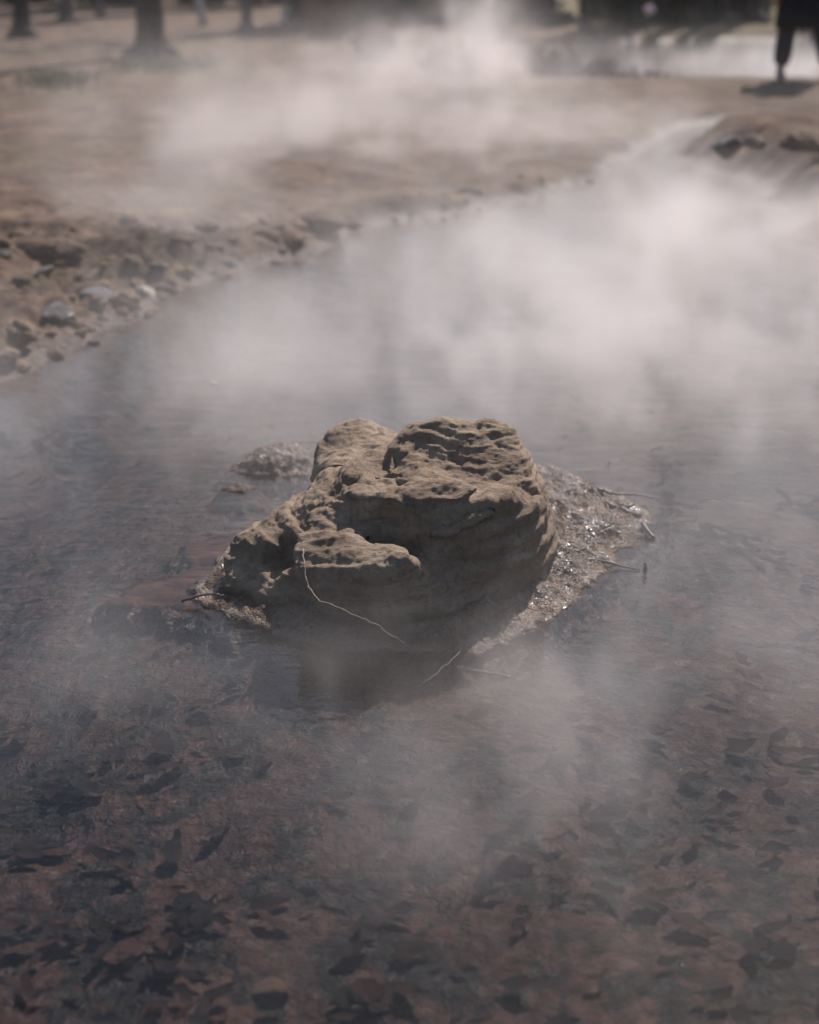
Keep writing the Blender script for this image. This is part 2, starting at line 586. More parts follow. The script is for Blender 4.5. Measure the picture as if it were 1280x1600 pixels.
def smooth_np(v, f, it, lam=0.5):
    e = np.concatenate([f[:, [0, 1]], f[:, [1, 2]], f[:, [2, 3]], f[:, [3, 0]]])
    e = np.concatenate([e, e[:, ::-1]])
    cnt = np.bincount(e[:, 0], minlength=len(v)).astype(float)[:, None]
    for _ in range(it):
        s = np.stack([np.bincount(e[:, 0], weights=v[e[:, 1], k], minlength=len(v)) for k in range(3)], 1)
        v = v + lam * (s / np.maximum(cnt, 1) - v)
    return v

def normals_np(v, f):
    fn = np.cross(v[f[:, 2]] - v[f[:, 0]], v[f[:, 3]] - v[f[:, 1]])
    n = np.zeros_like(v)
    for k in range(4):
        for c in range(3):
            n[:, c] += np.bincount(f[:, k], weights=fn[:, c], minlength=len(v))
    return n / np.maximum(np.linalg.norm(n, axis=1, keepdims=True), 1e-12)

bm = bmesh.new()
# lower body with the big shaded front face
hull_into(bm, [D(470, 965, 3.42), D(600, 1000, 3.34), D(690, 985, 3.36), D(800, 930, 3.50), D(856, 900, 3.66),
               D(540, 772, 3.55), D(600, 775, 3.49), D(690, 797, 3.43), D(770, 782, 3.46), D(838, 792, 3.55), D(862, 800, 3.68), D(868, 835, 3.74), D(866, 880, 3.74),
               D(545, 740, 3.66), D(700, 742, 3.66), D(845, 752, 3.70),
               W(-0.16, 3.4, -0.12), W(0.0, 3.33, -0.12), W(0.2, 3.45, -0.12), W(0.36, 3.68, -0.12), W(0.38, 4.0, -0.12), W(-0.3, 4.0, -0.12), W(0.33, 4.0, 0.15), W(-0.2, 4.0, 0.15)])
# upper lump
hull_into(bm, [D(604, 735, 3.64), D(690, 768, 3.56), D(842, 768, 3.60), D(606, 700, 3.72), D(640, 665, 3.78), D(700, 657, 3.80), D(772, 653, 3.80), D(806, 670, 3.78),
               D(830, 718, 3.76), D(850, 765, 3.74), D(866, 815, 3.76), W(0.28, 4.02, 0.26), W(0.02, 4.04, 0.26), W(0.34, 4.04, 0.0), W(-0.04, 4.06, 0.0)])
# rear left lump
hull_into(bm, [D(487, 752, 3.92), D(496, 700, 4.0), D(512, 676, 4.04), D(535, 661, 4.08), D(566, 658, 4.08), D(592, 670, 4.06), D(618, 690, 4.0), D(625, 745, 3.78), D(520, 750, 3.80),
               W(-0.24, 3.9, -0.1), W(-0.22, 4.3, -0.1), W(0.0, 4.3, -0.1), W(-0.18, 4.25, 0.18), W(-0.05, 4.25, 0.2)])
# left shoulder running down to the water
hull_into(bm, [D(500, 760, 3.82), D(450, 792, 3.76), D(408, 822, 3.72), D(366, 852, 3.66), D(354, 880, 3.62), D(356, 920, 3.55), D(400, 955, 3.46), D(480, 975, 3.42),
               D(550, 745, 3.72), D(560, 800, 3.60), D(470, 860, 3.50), D(440, 940, 3.47), W(-0.3, 3.95, -0.1), W(-0.47, 3.6, -0.1), W(-0.3, 3.42, -0.1), W(-0.1, 3.4, -0.1), W(-0.1, 3.9, 0.0)])
# sunlit shelf in the middle of the front
hull_into(bm, [D(458, 880, 3.38), D(470, 900, 3.36), D(510, 912, 3.33), D(575, 902, 3.31), D(622, 886, 3.31), D(640, 874, 3.32), D(630, 862, 3.36), D(560, 850, 3.44), D(520, 800, 3.54), D(492, 795, 3.57), D(466, 850, 3.50),
               D(600, 905, 3.31), D(520, 985, 3.36), D(600, 995, 3.35), D(675, 893, 3.372), D(700, 915, 3.385), D(690, 975, 3.365), W(-0.1, 3.6, 0.0), W(-0.2, 3.6, 0.0)])
# small oblique ledges under the rim
hull_into(bm, [D(664, 834, 3.395), D(700, 844, 3.39), D(772, 806, 3.428), D(770, 795, 3.445), D(700, 822, 3.42), D(690, 850, 3.44), D(760, 815, 3.48)])
hull_into(bm, [D(545, 778, 3.52), D(640, 788, 3.455), D(720, 780, 3.43), D(748, 764, 3.455), D(700, 748, 3.54), D(560, 742, 3.62), D(640, 800, 3.50), D(720, 792, 3.47)])
# fill between the shoulder, the rear lump and the terrace
hull_into(bm, [D(505, 752, 3.80), D(560, 735, 3.66), D(620, 722, 3.70), D(548, 775, 3.54), D(555, 800, 3.54), D(500, 800, 3.60), D(470, 845, 3.54), D(440, 805, 3.72), D(600, 700, 3.80),
               W(-0.15, 3.6, 0.0), W(0.0, 3.6, 0.0), W(-0.2, 3.8, 0.0), W(0.0, 3.9, 0.0)])
v, f = remeshed(bm, 0.0042)
bm.free()
v = smooth_np(v, f, 11)
n = normals_np(v, f)

def dent(c, r, depth, power=2.0, sq=(1, 1, 1)):
    global v
    c = np.array(c)
    q = (v - c) / np.array(sq)
    d = np.linalg.norm(q, axis=1)
    v = v - n * (depth * np.clip(1 - (d / r) ** 2, 0, 1) ** power)[:, None]

BV = BVHTree.FromPolygons([tuple(a) for a in v], [tuple(a) for a in f])
def hit(px, py):
    d = ray(px, py).normalized()
    h = BV.ray_cast(Vector((0, 0, CAM_H)), d)
    return h[0] if h[0] is not None else G(px, py)

dent(hit(436, 868), 0.065, 0.075, 1.5, (.8, 1, 1.1))
dent(hit(700, 715), 0.12, 0.03)
dent(hit(650, 690), 0.05, 0.018)
dent(hit(615, 715), 0.05, 0.02)
dent(hit(550, 755), 0.03, 0.018)
dent(hit(630, 750), 0.03, 0.016)
dent(hit(590, 825), 0.08, 0.03)
dent(hit(640, 850), 0.05, 0.015)
dent(hit(740, 880), 0.16, 0.02)
n = normals_np(v, f)
big = fbm(v * 5.5, 3, 3) * 0.017
strata_p = v.copy()
strata_p[:, 2] += 0.18 * v[:, 0] * -0.4 + 0.03 * fbm(v * 5, 2, 8)
strata = fbm(strata_p * np.array([3.2, 4.0, 44.0]), 4, 13, 0.55, True) * 0.0065
grit = fbm(v * np.array([24, 34, 60]), 4, 23, 0.6, True) * 0.0048 + fbm(v * np.array([11, 13, 17]), 3, 29, 0.6) * 0.006
hh = (strata_p[:, 2] + 0.10 * strata_p[:, 1] + 0.016 * fbm(v * 9, 3, 41)) / 0.052
saw = hh - np.floor(hh)
lay = (sstep(0, 0.8, saw) - sstep(0.86, 1.0, saw)) * 0.011 * np.clip(vnoise(v * 4 + 3, 55) * 1.6 + 0.45, 0, 1)
pits = np.clip(vnoise(v * 13, 77) - 0.45, 0, 1) * -0.02
up = np.clip(n[:, 2] * 1.3, 0.25, 1)
v = v + n * (big + strata * (0.5 + 0.7 * up) + grit * (0.35 + 0.9 * up) + lay + pits + vnoise(v * 105, 91) * 0.0022 * up)[:, None]
v = smooth_np(v, f, 1, 0.3)
keep = v[:, 2] > -0.06
f = f[keep[f].all(1)]
rock = empty('rock', (0.0, 3.7, 0.0))
rb = link('rock_body', np_mesh('rock_body', v - np.array([0, 3.7, 0.0]), f), M_ROCK, rock)
tag(rock, 'large rough brown boulder standing on its muddy islet in the steaming pool', 'rock')
BV = BVHTree.FromPolygons([tuple(a) for a in v], [tuple(a) for a in f])

# ------------------------------------------------------------------ twigs and debris by the rock
def wobble(pts, amp, seed, sub=5):
    rnd = random.Random(seed)
    out = []
    for a, b in zip(pts[:-1], pts[1:]):
        for k in range(sub):
            out.append(a.lerp(b, k / sub) + Vector([rnd.uniform(-amp, amp) for _ in range(3)]))
    out.append(pts[-1])
    return out

def twig(pts, r0, r1, mat, label, name='twig', amp=0.002, seed=1, side=None, group=None, cat='twig'):
    o0 = Vector(pts[0])
    m = MB()
    w = wobble([Vector(p) - o0 for p in pts], amp, seed)
    m.tube(w, [r0 + (r1 - r0) * k / (len(w) - 1) for k in range(len(w))], 7)
    if side:
        k = int(len(w) * side[0])
        e = w[k] + Vector(side[1])
        m.tube([w[k], w[k].lerp(e, 0.5) + Vector((0, 0, .002)), e], [r0 * .6, r0 * .5, r1 * .6], 6)
    o = m.build(name, mat)
    o.location = o0
    return tag(o, label, cat, group)

hp = lambda px, py, off=0.004: hit(px, py) + Vector((0, -off, off * 0.6))
stem = [hp(474, 858), hp(476, 885, .012), D(481, 918, 3.30), D(500, 940, 3.26), D(540, 955, 3.235), D(580, 972, 3.215), D(612, 992, 3.20), G(648, 1018, .004)]
twig(stem, 0.0026, 0.0011, M_DRYTWIG, 'long thin pale stem drooping over the shaded front of the boulder to the water', 'stem', 0.0022, 3)
twig([G(935, 764, .03), G(960, 772, .026), G(990, 772, .022), G(1022, 778, .012)], .004, .002, M_TWIG, 'thin twig reaching right over the water from the tip of the mud', 'twig', .002, 4)
twig([G(938, 786, .02), G(970, 796, .022), G(1000, 806, .018)], .011, .008, M_TWIG, 'thick dark wet stick lying along the muddy tip right of the boulder', 'stick', .003, 5, (0.6, (0.03, 0.02, 0.01)), cat='stick')
twig([G(1004, 818, .02), G(1012, 830, .012), G(1022, 840, .004)], .0065, .0045, M_TWIG, 'short dark stub of wood poking out of water off the muddy tip', 'stick', .001, 6, cat='stick')
twig([G(1008, 893, -.012), G(1009, 885, .02), G(1008, 879, .028)], .006, .003, M_TWIG, 'tiny upright stub alone in the water right of the boulder', 'stick', .001, 7, cat='stick')
twig([G(865, 876, .02), G(930, 874, .014), G(1000, 891, .002)], .007, .0015, M_TWIG, 'long tapering dark stick pointing right from the shore at waterline', 'stick', .002, 8, cat='stick')
twig([G(728, 1047, .003), G(765, 1052, .004), G(800, 1058, .004)], .0055, .003, M_TWIG, 'dark stick floating on the water in front of the boulder', 'stick', .0015, 9, cat='stick')
twig([G(284, 940, .012), G(320, 928, .02), G(352, 930, .018)], .004, .002, M_TWIG, 'forked twig caught on the left end of the mud', 'twig', .002, 10, (0.4, (0.03, -0.03, .012)))
twig([G(718, 1020, .01), G(690, 1046, .003), G(660, 1068, .002)], .0008, .0006, M_DRYTWIG, 'hair thin pale stalk floating off the front tip of the mud', 'stalk', .002, 11, cat='stalk')
twig([G(925, 760, .035), G(948, 790, .03), G(965, 815, .02)], .003, .002, M_TWIG, 'slender twig lying across the thick stick on the muddy tip', 'twig', .002, 12)

# ------------------------------------------------------------------ stones
def stone_mesh(name, seed, rough=0.25, flat=0.7, sub=4):
    bm = bmesh.new()
    bmesh.ops.create_icosphere(bm, subdivisions=sub, radius=1.0)
    vv = np.array([tuple(a.co) for a in bm.verts])
    nn = vv / np.linalg.norm(vv, axis=1, keepdims=True)
    r = 1 + rough * fbm(nn * 1.3 + seed * 7.3, 3, seed) + rough * 0.45 * fbm(nn * 4 + seed, 3, seed + 3, 0.5, True) + rough * .3 * fbm(nn * 11 + seed, 2, seed + 5)
    rnd = random.Random(seed)
    for _ in range(5):                              # a few flattened facets
        d = np.array(Vector((rnd.uniform(-1, 1), rnd.uniform(-1, 1), rnd.uniform(-.4, 1))).normalized())
        h = rnd.uniform(0.62, 0.85)
        k = nn @ d * r
        r = np.where(k > h, r * (h + (k - h) * 0.25) / k, r)
    vv = nn * r[:, None]
    vv[:, 2] *= flat
    for a, c in zip(bm.verts, vv):
        a.co = c
    me = bpy.data.meshes.new(name)
    bm.to_mesh(me)
    bm.free()
    me.polygons.foreach_set('use_smooth', np.full(len(me.polygons), True))
    return me

def place_stone(px, py, wpx, mat, label, seed, rough=.25, flat=.7, group=None, sink=0.3, asp=1.0, name='stone', cat='stone', z=None):
    g = G(px, py, 0.05)
    zz = gz(g.x, g.y) if z is None else z
    g = G(px, py, max(zz, 0) if z is None else z)
    r = wpx / 2 * (ray(px, py).length and (g - Vector((0, 0, CAM_H))).length) / FPX
    o = link(name, stone_mesh(name, seed, rough, flat), mat)
    o.scale = (r, r * asp, r)
    o.rotation_euler = (0, 0, 0.7 * seed)
    o.location = (g.x, g.y, zz + r * flat * (1 - 2 * sink) * .8)
    return tag(o, label, cat, group)

S_ = [  # px, py, width px, material, label
    (338, 412, 78, M_DARKSTONE, 'big dark wet lump at the water edge with glints, up the left bank'),
    (362, 420, 34, M_DARKSTONE, 'small dark stone tucked against the right foot of the big dark lump'),
    (390, 408, 44, M_STONE, 'low brown stone between the big dark lump and the rounded grey boulder'),
    (463, 397, 52, M_GREYSTONE, 'smooth rounded grey boulder sitting at the water edge'),
    (436, 404, 20, M_DARKSTONE, 'little dark pebble touching the left side of the rounded grey boulder'),
    (510, 345, 86, M_GREYSTONE, 'broad flat grey mound on the shore beyond the rounded boulder'),
    (523, 362, 34, M_GREYSTONE, 'small grey stone below the broad flat mound at the water'),
    (735, 300, 32, M_STONE, 'lone brown stone on the far muddy shore above the steam'),
    (660, 335, 44, M_GREYSTONE, 'low grey stone at the waterline left of the lone far stone'),
    (705, 341, 46, M_STONE, 'flat brown slab lying at the waterline below the lone far stone'),
    (328, 354, 34, M_STONE, 'pointed brown clod standing above the big dark lump on the bank'),
    (33, 445, 30, M_PALESTONE, 'pale round cobble catching the sun near the left edge'),
    (85, 455, 26, M_PALESTONE, 'smaller pale cobble right of the sunlit round cobble'),
    (224, 460, 42, M_PALESTONE, 'upright pale block at the point of the left bank'),
    (190, 470, 48, M_STONE, 'brown stone leaning against the upright pale block'),
    (150, 462, 70, M_DARKSTONE, 'dark hollowed lump in the middle of the stony bank'),
    (205, 484, 36, M_DARKSTONE, 'dark wet stone at the water below the upright pale block'),
    (70, 390, 110, M_GREYSTONE, 'wide smooth grey mound behind the stony bank'),
    (25, 490, 40, M_DARKSTONE, 'dark blocky stone low on the left bank by the edge'),
    (90, 492, 60, M_DARKSTONE, 'long dark stone in the shade below the pale cobbles'),
    (35, 520, 60, M_STONE, 'tan slab tilted towards the water near the left edge'),
    (12, 555, 36, M_STONE, 'tan stone at the lower left corner of the bank'),
    (18, 580, 44, M_DARKSTONE, 'glistening dark stone where the bank leaves the picture'),
    (115, 515, 36, M_GREYSTONE, 'grey stone at the waterline below the long dark stone'),
    (1135, 232, 50, M_DARKSTONE, 'dark lump on the nose of the right hand bank'),
    (1180, 222, 34, M_STONE, 'brown clod behind the nose of the right hand bank'),
    (1255, 225, 60, M_STONE, 'wide brown clod at the right edge on the far bank'),
]
for i, (px, py, w, m_, lab) in enumerate(S_):
    place_stone(px, py, w, m_, lab, 100 + i, 0.6 if m_ is not M_GREYSTONE else 0.42, 0.55 if w < 70 else 0.28, None, 0.42, 1.0 if w < 60 else 0.8)

rnd = random.Random(12)
protos = [(stone_mesh('stone', 300 + k, 0.75, 0.5, 3), m_) for k, m_ in enumerate([M_STONE, M_STONE, M_DARKSTONE, M_GREYSTONE, M_STONE, M_PALESTONE])]
for me, m_ in protos:
    me.materials.append(m_)
def scatter(nm, n, fn, lo, hi, label, group):
    k = 0
    while k < n:
        px, py = fn()
        g = G(px, py, 0.05)
        zz = gz(g.x, g.y)
        if zz < -0.005: continue
        me, m_ = rnd.choice(protos[:5] if rnd.random() < .93 else protos)
        o = bpy.data.objects.new(nm, me)
        C.objects.link(o)
        r = rnd.uniform(lo, hi) * (g.length / 6.0)
        o.scale = (r * rnd.uniform(.8, 1.3), r * rnd.uniform(.8, 1.2), r * rnd.uniform(.7, 1.1))
        o.rotation_euler = (rnd.uniform(-.3, .3), rnd.uniform(-.3, .3), rnd.uniform(0, 6.28))
        o.location = (g.x, g.y, zz + r * .02)
        tag(o, label, 'stone', group)
        k += 1
def leftbank():
    px = rnd.uniform(-20, 245)
    return px, rnd.uniform(370, 612 - px * .5)
scatter('stone', 80, leftbank, .012, .042, 'small rough clod in the jumble of stones on the left bank', 'clods on the stony left bank')
scatter('stone', 34, lambda: (lambda q: (q, 442 - (q - 250) * .19 + rnd.uniform(-50, 6)))(rnd.uniform(250, 560)), .012, .04, 'small clod strewn along the shore beyond the stony bank', 'clods on the middle shore')
scatter('pebble', 26, lambda: (lambda q: (q, 345 - (q - 600) * .16 + rnd.uniform(-26, 3)))(rnd.uniform(600, 940)), .008, .02, 'tiny pebble on the far shore half lost in the steam', 'pebbles on the far shore')

# sunken leaves on the bed: a litter nobody could count
M_DARKLEAF = mat_plain('rotten_leaf', (0.003, 0.005, 0.005), (0.024, 0.014, 0.0115), 18, 0.8, 0, 0.1)
M_RUSTLEAF = mat_plain('rust_leaf', (0.022, 0.011, 0.009), (0.05, 0.025, 0.020), 30, 0.8, 0, 0.1)
M_TANLEAF = mat_plain('tan_leaf', (0.045, 0.028, 0.021), (0.11, 0.068, 0.052), 30, 0.8, 0, 0.1)
rnd = random.Random(77)
lx, ly, ls = [], [], []
while len(lx) < 1100:
    yy = 1.7 + 4.4 * rnd.random() ** 1.4
    xx = rnd.uniform(-1, 1) * (.35 + .30 * yy)
    n_ = rnd.choice((1, 1, 2, 3, 5, 8))
    sp = rnd.uniform(.02, .075)
    for _ in range(n_):
        lx.append(xx + rnd.gauss(0, sp * 1.5)); ly.append(yy + rnd.gauss(0, sp)); ls.append(rnd.uniform(.008, .036) * (1.25 if n_ > 4 else 1))
lz = np.maximum(land_height(np.array(lx), np.array(ly)), mud_at(np.array(lx), np.array(ly)))
lv, lf, lm = [], [], []
prof = [(-1, 0), (-.75, .28), (-.3, .52), (.15, .46), (.6, .24), (1, .02)]
for xx, yy, zz, L in zip(lx, ly, lz, ls):
    if zz > -.03: continue
    a = rnd.gauss(.15, .9)
    ca, sa = math.cos(a), math.sin(a)
    tx, ty = rnd.uniform(-.35, .35), rnd.uniform(-.35, .35)
    wd, curl = rnd.uniform(.55, 1.15), rnd.uniform(-.15, .6)
    i0 = len(lv)
    for u, w in prof:
        for sg in (-1, 0, 1):
            jx = u * L + rnd.uniform(-.28, .28) * L * (sg != 0)
            jy = sg * (w * wd + rnd.uniform(-.2, .25)) * L
            h = curl * L * (u * u * .5 + abs(sg) * w * .6) + tx * jx + ty * jy + .02
            lv.append((xx + jx * ca - jy * sa, yy + jx * sa + jy * ca, min(zz + h, -.012)))
    mi = rnd.choice((0, 0, 0, 0, 0, 0, 0, 1, 1))
    for k in range(len(prof) - 1):
        for c in range(2):
            q = i0 + k * 3 + c
            lf.append((q, q + 3, q + 4, q + 1)); lm.append(mi)
leaves = link('sunken_leaves', np_mesh('sunken_leaves', lv, lf), M_DARKLEAF)
leaves.data.materials.append(M_RUSTLEAF); leaves.data.materials.append(M_TANLEAF)
leaves.data.polygons.foreach_set('material_index', np.array(lm, dtype=np.int32))
tag(leaves, 'litter of dark and rust coloured sunken leaves covering the bed of the pool', 'leaves', None, 'stuff')

# sunken pale stone, floating chip
place_stone(425, 1558, 62, M_GREYSTONE, 'lone round stone lying under the water near the bottom edge', 501, .15, .6, None, 0.3, 1.0, 'stone', 'stone', -0.13)
chip = place_stone(333, 599, 16, M_PALESTONE, 'tiny white chip floating alone on the misty water', 502, .3, .25, None, 0.2, .5, 'chip', 'chip', 0.003)

# ------------------------------------------------------------------ trees, brush, grass
def grow(mb, p, d, L, r, depth, rnd, tips):
    k = 5
    pts, rad = [p.copy()], [r]
    q = p.copy()
    dd = d.copy()
    for j in range(k):
        dd = (dd + Vector([rnd.uniform(-.16, .16) for _ in range(3)]) + Vector((0, 0, .05))).normalized()
        q = q + dd * (L / k)
        pts.append(q.copy())
        rad.append(r * (1 - .45 * (j + 1) / k))
    mb.tube(pts, rad, 8 if depth > 2 else 5, cap=depth <= 1)
    if depth == 0:
        tips.append(q)
        return
    for c in range(3 if depth > 1 else 2):
        a = pts[rnd.randint(2, k)]
        s = Vector((rnd.uniform(-1, 1), rnd.uniform(-1, 1), rnd.uniform(.1, .9))).normalized()
        nd = (dd * .55 + s * .8).normalized()
        grow(mb, a if c else q, nd, L * rnd.uniform(.6, .8), r * (.5 if c else .55), depth - 1, rnd, tips)

def bare_tree(px, py, wpx, mat, label, seed, height=4.0, depth=4):
    g = G(px, py)
    zz = gz(g.x, g.y)
    r = wpx / 2 * g.length / FPX
    root = empty('bare_tree', (g.x, g.y, zz))
    rnd = random.Random(seed)
    t = MB()
    hgt = height * .55
    pts = [Vector((0, 0, -.1)), Vector((0, 0, .08)), Vector((.01, 0, .3)), Vector((.02, .01, .9)), Vector((rnd.uniform(-.12, .12), 0, hgt))]
    t.tube(pts, [r * 1.7, r * 1.3, r * 1.05, r, r * .75], 14, False)
    for k in range(4):                              # root flare
        an = k * 1.6 + seed
        t.tube([Vector((0, 0, .16)), Vector((math.cos(an) * r * 1.5, math.sin(an) * r * 1.5, .05)), Vector((math.cos(an) * r * 2.8, math.sin(an) * r * 2.8, -.06))], [r * .6, r * .45, r * .15], 7)
    t.build('trunk', mat, root)
    c, tips = MB(), []
    for k in range(3):
        an = k * 2.1 + seed
        grow(c, pts[-1], Vector((math.cos(an) * .6, math.sin(an) * .6, .9)).normalized(), height * .38, r * .55, depth, rnd, tips)
    c.build('crown', mat, root)
    return tag(root, label, 'tree', 'bare trees behind the pool')

def evergreen(px, py, wpx, label, seed, height=8.0, clear=.04, n=5200):
    g = G(px, py)
    zz = gz(g.x, g.y)
    R_ = wpx / 2 * g.length / FPX
    root = empty('evergreen_tree', (g.x, g.y, zz))
    rnd = random.Random(seed)
    t = MB()
    t.tube([Vector((0, 0, -.1)), Vector((.03, 0, height * .3)), Vector((0, .04, height * .95))], [.16, .12, .02], 10)
    limbs = []
    for k in range(46):
        z = clear + (height - clear) * (k / 46) ** .95
        an = k * 2.4 + rnd.uniform(-.4, .4)
        L = R_ * (1 - .88 * (z - clear) / (height - clear)) * rnd.uniform(.7, 1.12)
        e = Vector((math.cos(an) * L, math.sin(an) * L, z + rnd.uniform(-.22, .1) * L))
        limbs.append((Vector((0, 0, z)), e))
        t.tube([Vector((0, 0, z)), Vector((0, 0, z)).lerp(e, .5) + Vector((0, 0, .05)), e], [.035, .022, .006], 5)
    t.build('trunk', M_BARK, root)
    c = MB()
    for k in range(n):
        a, e = limbs[rnd.randrange(0, 9)] if k % 3 == 0 else rnd.choice(limbs)
        s = rnd.uniform(.25, 1.05)
        q = a.lerp(e, s) + Vector([rnd.gauss(0, .11) for _ in range(3)])
        c.card(q, (rnd.uniform(-1, 1), rnd.uniform(-1, 1), rnd.uniform(-.2, 1)), rnd.uniform(.06, .14), rnd.uniform(.08, .17), rnd.uniform(0, 3))
    c.build('crown', M_LEAF, root, False)
    return tag(root, label, 'tree', 'dark evergreens beyond the far pond')

bare_tree(237, 106, 40, M_BARK, 'thickest bare tree trunk rising from a green patch of ground', 3, 5.2)
bare_tree(37, 74, 24, M_BARK, 'dark slim trunk near the left edge', 4, 5.0)
bare_tree(106, 50, 18, M_GREYBARK, 'thin grey trunk between the left edge trunk and the thickest trunk', 5, 5.5, 3)
bare_tree(386, 62, 14, M_GREYBARK, 'faint grey trunk fading in the steam right of the thickest trunk', 6, 5.0, 3)
bare_tree(455, 52, 20, M_PALEBARK, 'pale whitish trunk left of the dark evergreens', 7, 5.5, 3)
bare_tree(913, 62, 13, M_BARK, 'slender black trunk at the far pond in front of the sunlit grass', 8, 5.5, 3)
bare_tree(1093, 48, 26, M_BARK, 'black trunk between two strips of yellow grass, left of the pair', 9, 6.0, 3)
bare_tree(1125, 50, 22, M_BARK, 'black trunk in the middle of the yellow grass strips', 10, 6.0, 3)
bare_tree(1170, 48, 34, M_BARK, 'broad black trunk just left of the standing person', 13, 6.0, 3)
bare_tree(158, 40, 9, M_GREYBARK, 'hair thin grey sapling left of the thickest trunk', 14, 4.0, 2)
evergreen(505, 54, 120, 'dark evergreen beside the pale whitish trunk', 21, 4.2)
evergreen(595, 52, 150, 'widest dark evergreen left of the tall steam plume', 22, 4.6)
evergreen(690, 46, 150, 'dark evergreen behind the tall steam plume', 23, 4.0)
evergreen(830, 44, 90, 'dark evergreen just right of the tall steam plume', 24, 4.0)
evergreen(1005, 50, 130, 'dark evergreen behind the white globe', 25, 4.3)
evergreen(1080, 38, 70, 'dark evergreen behind the black trunks', 26, 4.0)
evergreen(1275, 62, 72, 'black green evergreen cut by the right edge behind the person', 27, 4.0, .35)

for k, (px, hh) in enumerate(((20, 9), (150, 8.5), (290, 9.5), (400, 8.5))):  # added row, crowns out of view, casts shade on the ground at left
    evergreen(px, 17 + (k % 2) * 3, 150, 'dark evergreen in the hazy row added behind the bare trunks on the left to shade the ground', 60 + k, hh, .1)

evergreen(945, 40, 90, 'dark evergreen between the slender black trunk and the white globe', 28, 4.0)
evergreen(1150, 38, 100, 'dark evergreen behind the broad black trunk', 29, 4.2)

def brush(px, py, wpx, hpx, label, seed, n=260, mat=None, cat='shrub', name='shrub'):
    g = G(px, py)
    zz = gz(g.x, g.y)
    s = g.length / FPX
    root = empty(name, (g.x, g.y, zz))
    rnd = random.Random(seed)
    st, lf = MB(), MB()
    for k in range(60):
        b0 = Vector((rnd.uniform(-.35, .35) * wpx * s, rnd.uniform(-.25, .25) * wpx * s, -.02))
        e = Vector((b0.x * 1.5 + rnd.gauss(0, .12 * wpx * s), b0.y * 1.5 + rnd.gauss(0, .12 * wpx * s), hpx * s * rnd.uniform(.45, 1)))
        st.tube([b0, b0.lerp(e, .5) + Vector((rnd.uniform(-.03, .03), 0, .02)), e], [.009, .006, .002], 5)
        for j in range(n // 60):
            q = b0.lerp(e, rnd.uniform(.3, 1)) + Vector([rnd.gauss(0, .04) for _ in range(3)])
            lf.card(q, (rnd.uniform(-1, 1), rnd.uniform(-1, 1), rnd.uniform(-1, 1)), rnd.uniform(.02, .05), rnd.uniform(.03, .06), rnd.uniform(0, 3))
    st.build('stems', M_BARK, root)
    lf.build('foliage', mat or M_BRUSH, root, False)
    return tag(root, label, cat)

brush(905, 122, 95, 50, 'low dark brown bush at the corner of the far pond', 31, 2600, M_DARKBRUSH)
brush(985, 126, 110, 26, 'flat brown brush spreading along the near edge of far pond', 32, 2000, M_DARKBRUSH)
brush(862, 118, 70, 60, 'reddish brown bush right of the tall steam plume', 33, 1500)
brush(582, 112, 44, 52, 'upright reddish bush with a dark foot left of the steam plume', 34, 1400)
brush(512, 76, 70, 66, 'rust brown bush in front of the dark evergreens', 35, 1600)
brush(700, 134, 90, 40, 'grey brown bush hidden at the foot of the steam plume', 36, 500)
brush(760, 80, 70, 50, 'brown bush fading behind the steam plume', 37, 400)

def tufts(px, py, wpx, dpx, n, label, seed):
    rnd = random.Random(seed)
    o0 = G(px, py)
    mb = MB()
    for k in range(n):
        q = G(px + rnd.gauss(0, .3) * wpx, py + rnd.gauss(0, .3) * dpx)
        b0 = Vector((q.x, q.y, gz(q.x, q.y) - .01)) - Vector((o0.x, o0.y, 0))
        h = rnd.uniform(.03, .09)
        a = rnd.uniform(0, 6.28)
        e = b0 + Vector((math.cos(a) * h * .7, math.sin(a) * h * .7, h))
        w = Vector((-math.sin(a), math.cos(a), 0)) * .012
        i = len(mb.v)
        mb.v += [b0 - w, b0 + w, e]
        mb.f.append((i, i + 1, i + 2))
    o = mb.build('grass', M_GRASS)
    o.location = (o0.x, o0.y, 0)
    tag(o, label, 'grass', None, 'stuff')
tufts(255, 124, 110, 18, 1500, 'green grass at the foot of the thickest bare trunk', 41)
tufts(90, 150, 90, 30, 900, 'faint green grass patch on the left bank', 42)

# white globe on a short post (garden light, unlit)
g = G(1013, 62)
root = empty('globe_light', (g.x, g.y, gz(g.x, g.y)))
mb = MB(); mb.tube([(0, 0, -.05), (0, 0, .26)], [.022, .02], 10); mb.tube([(0, 0, .25), (0, 0, .28)], [.05, .05], 12)
mb.build('post', M_BARK, root)
bm = bmesh.new(); bmesh.ops.create_uvsphere(bm, u_segments=24, v_segments=16, radius=.085)
bmesh.ops.translate(bm, verts=bm.verts, vec=(0, 0, .355))
me = bpy.data.meshes.new('globe'); bm.to_mesh(me); bm.free(); me.polygons.foreach_set('use_smooth', np.full(len(me.polygons), True))
M_GLOBE = mat_plain('white_globe', (.86, .84, .82), (.9, .88, .86), 5, .3, 0)
M_GLOBE.node_tree.nodes['Principled BSDF'].inputs['Subsurface Weight'].default_value = 1.0
M_GLOBE.node_tree.nodes['Principled BSDF'].inputs['Subsurface Scale'].default_value = .2
link('globe', me, M_GLOBE, root)
tag(root, 'small white globe light in front of the dark evergreens', 'light')

# pale post in the left distance
g = G(318, 58)
mb = MB(); mb.tube([(0, 0, -.05), (.0, 0, .12), (-.03, 0, .32), (-.13, 0, .72), (-.16, 0, 1.3)], [.05, .075, .06, .055, .03], 9)
o = mb.build('tree_stump', M_PALEBARK); o.location = (g.x, g.y, gz(g.x, g.y))
tag(o, 'leaning pinkish pale stump right of the thickest bare trunk', 'stump')

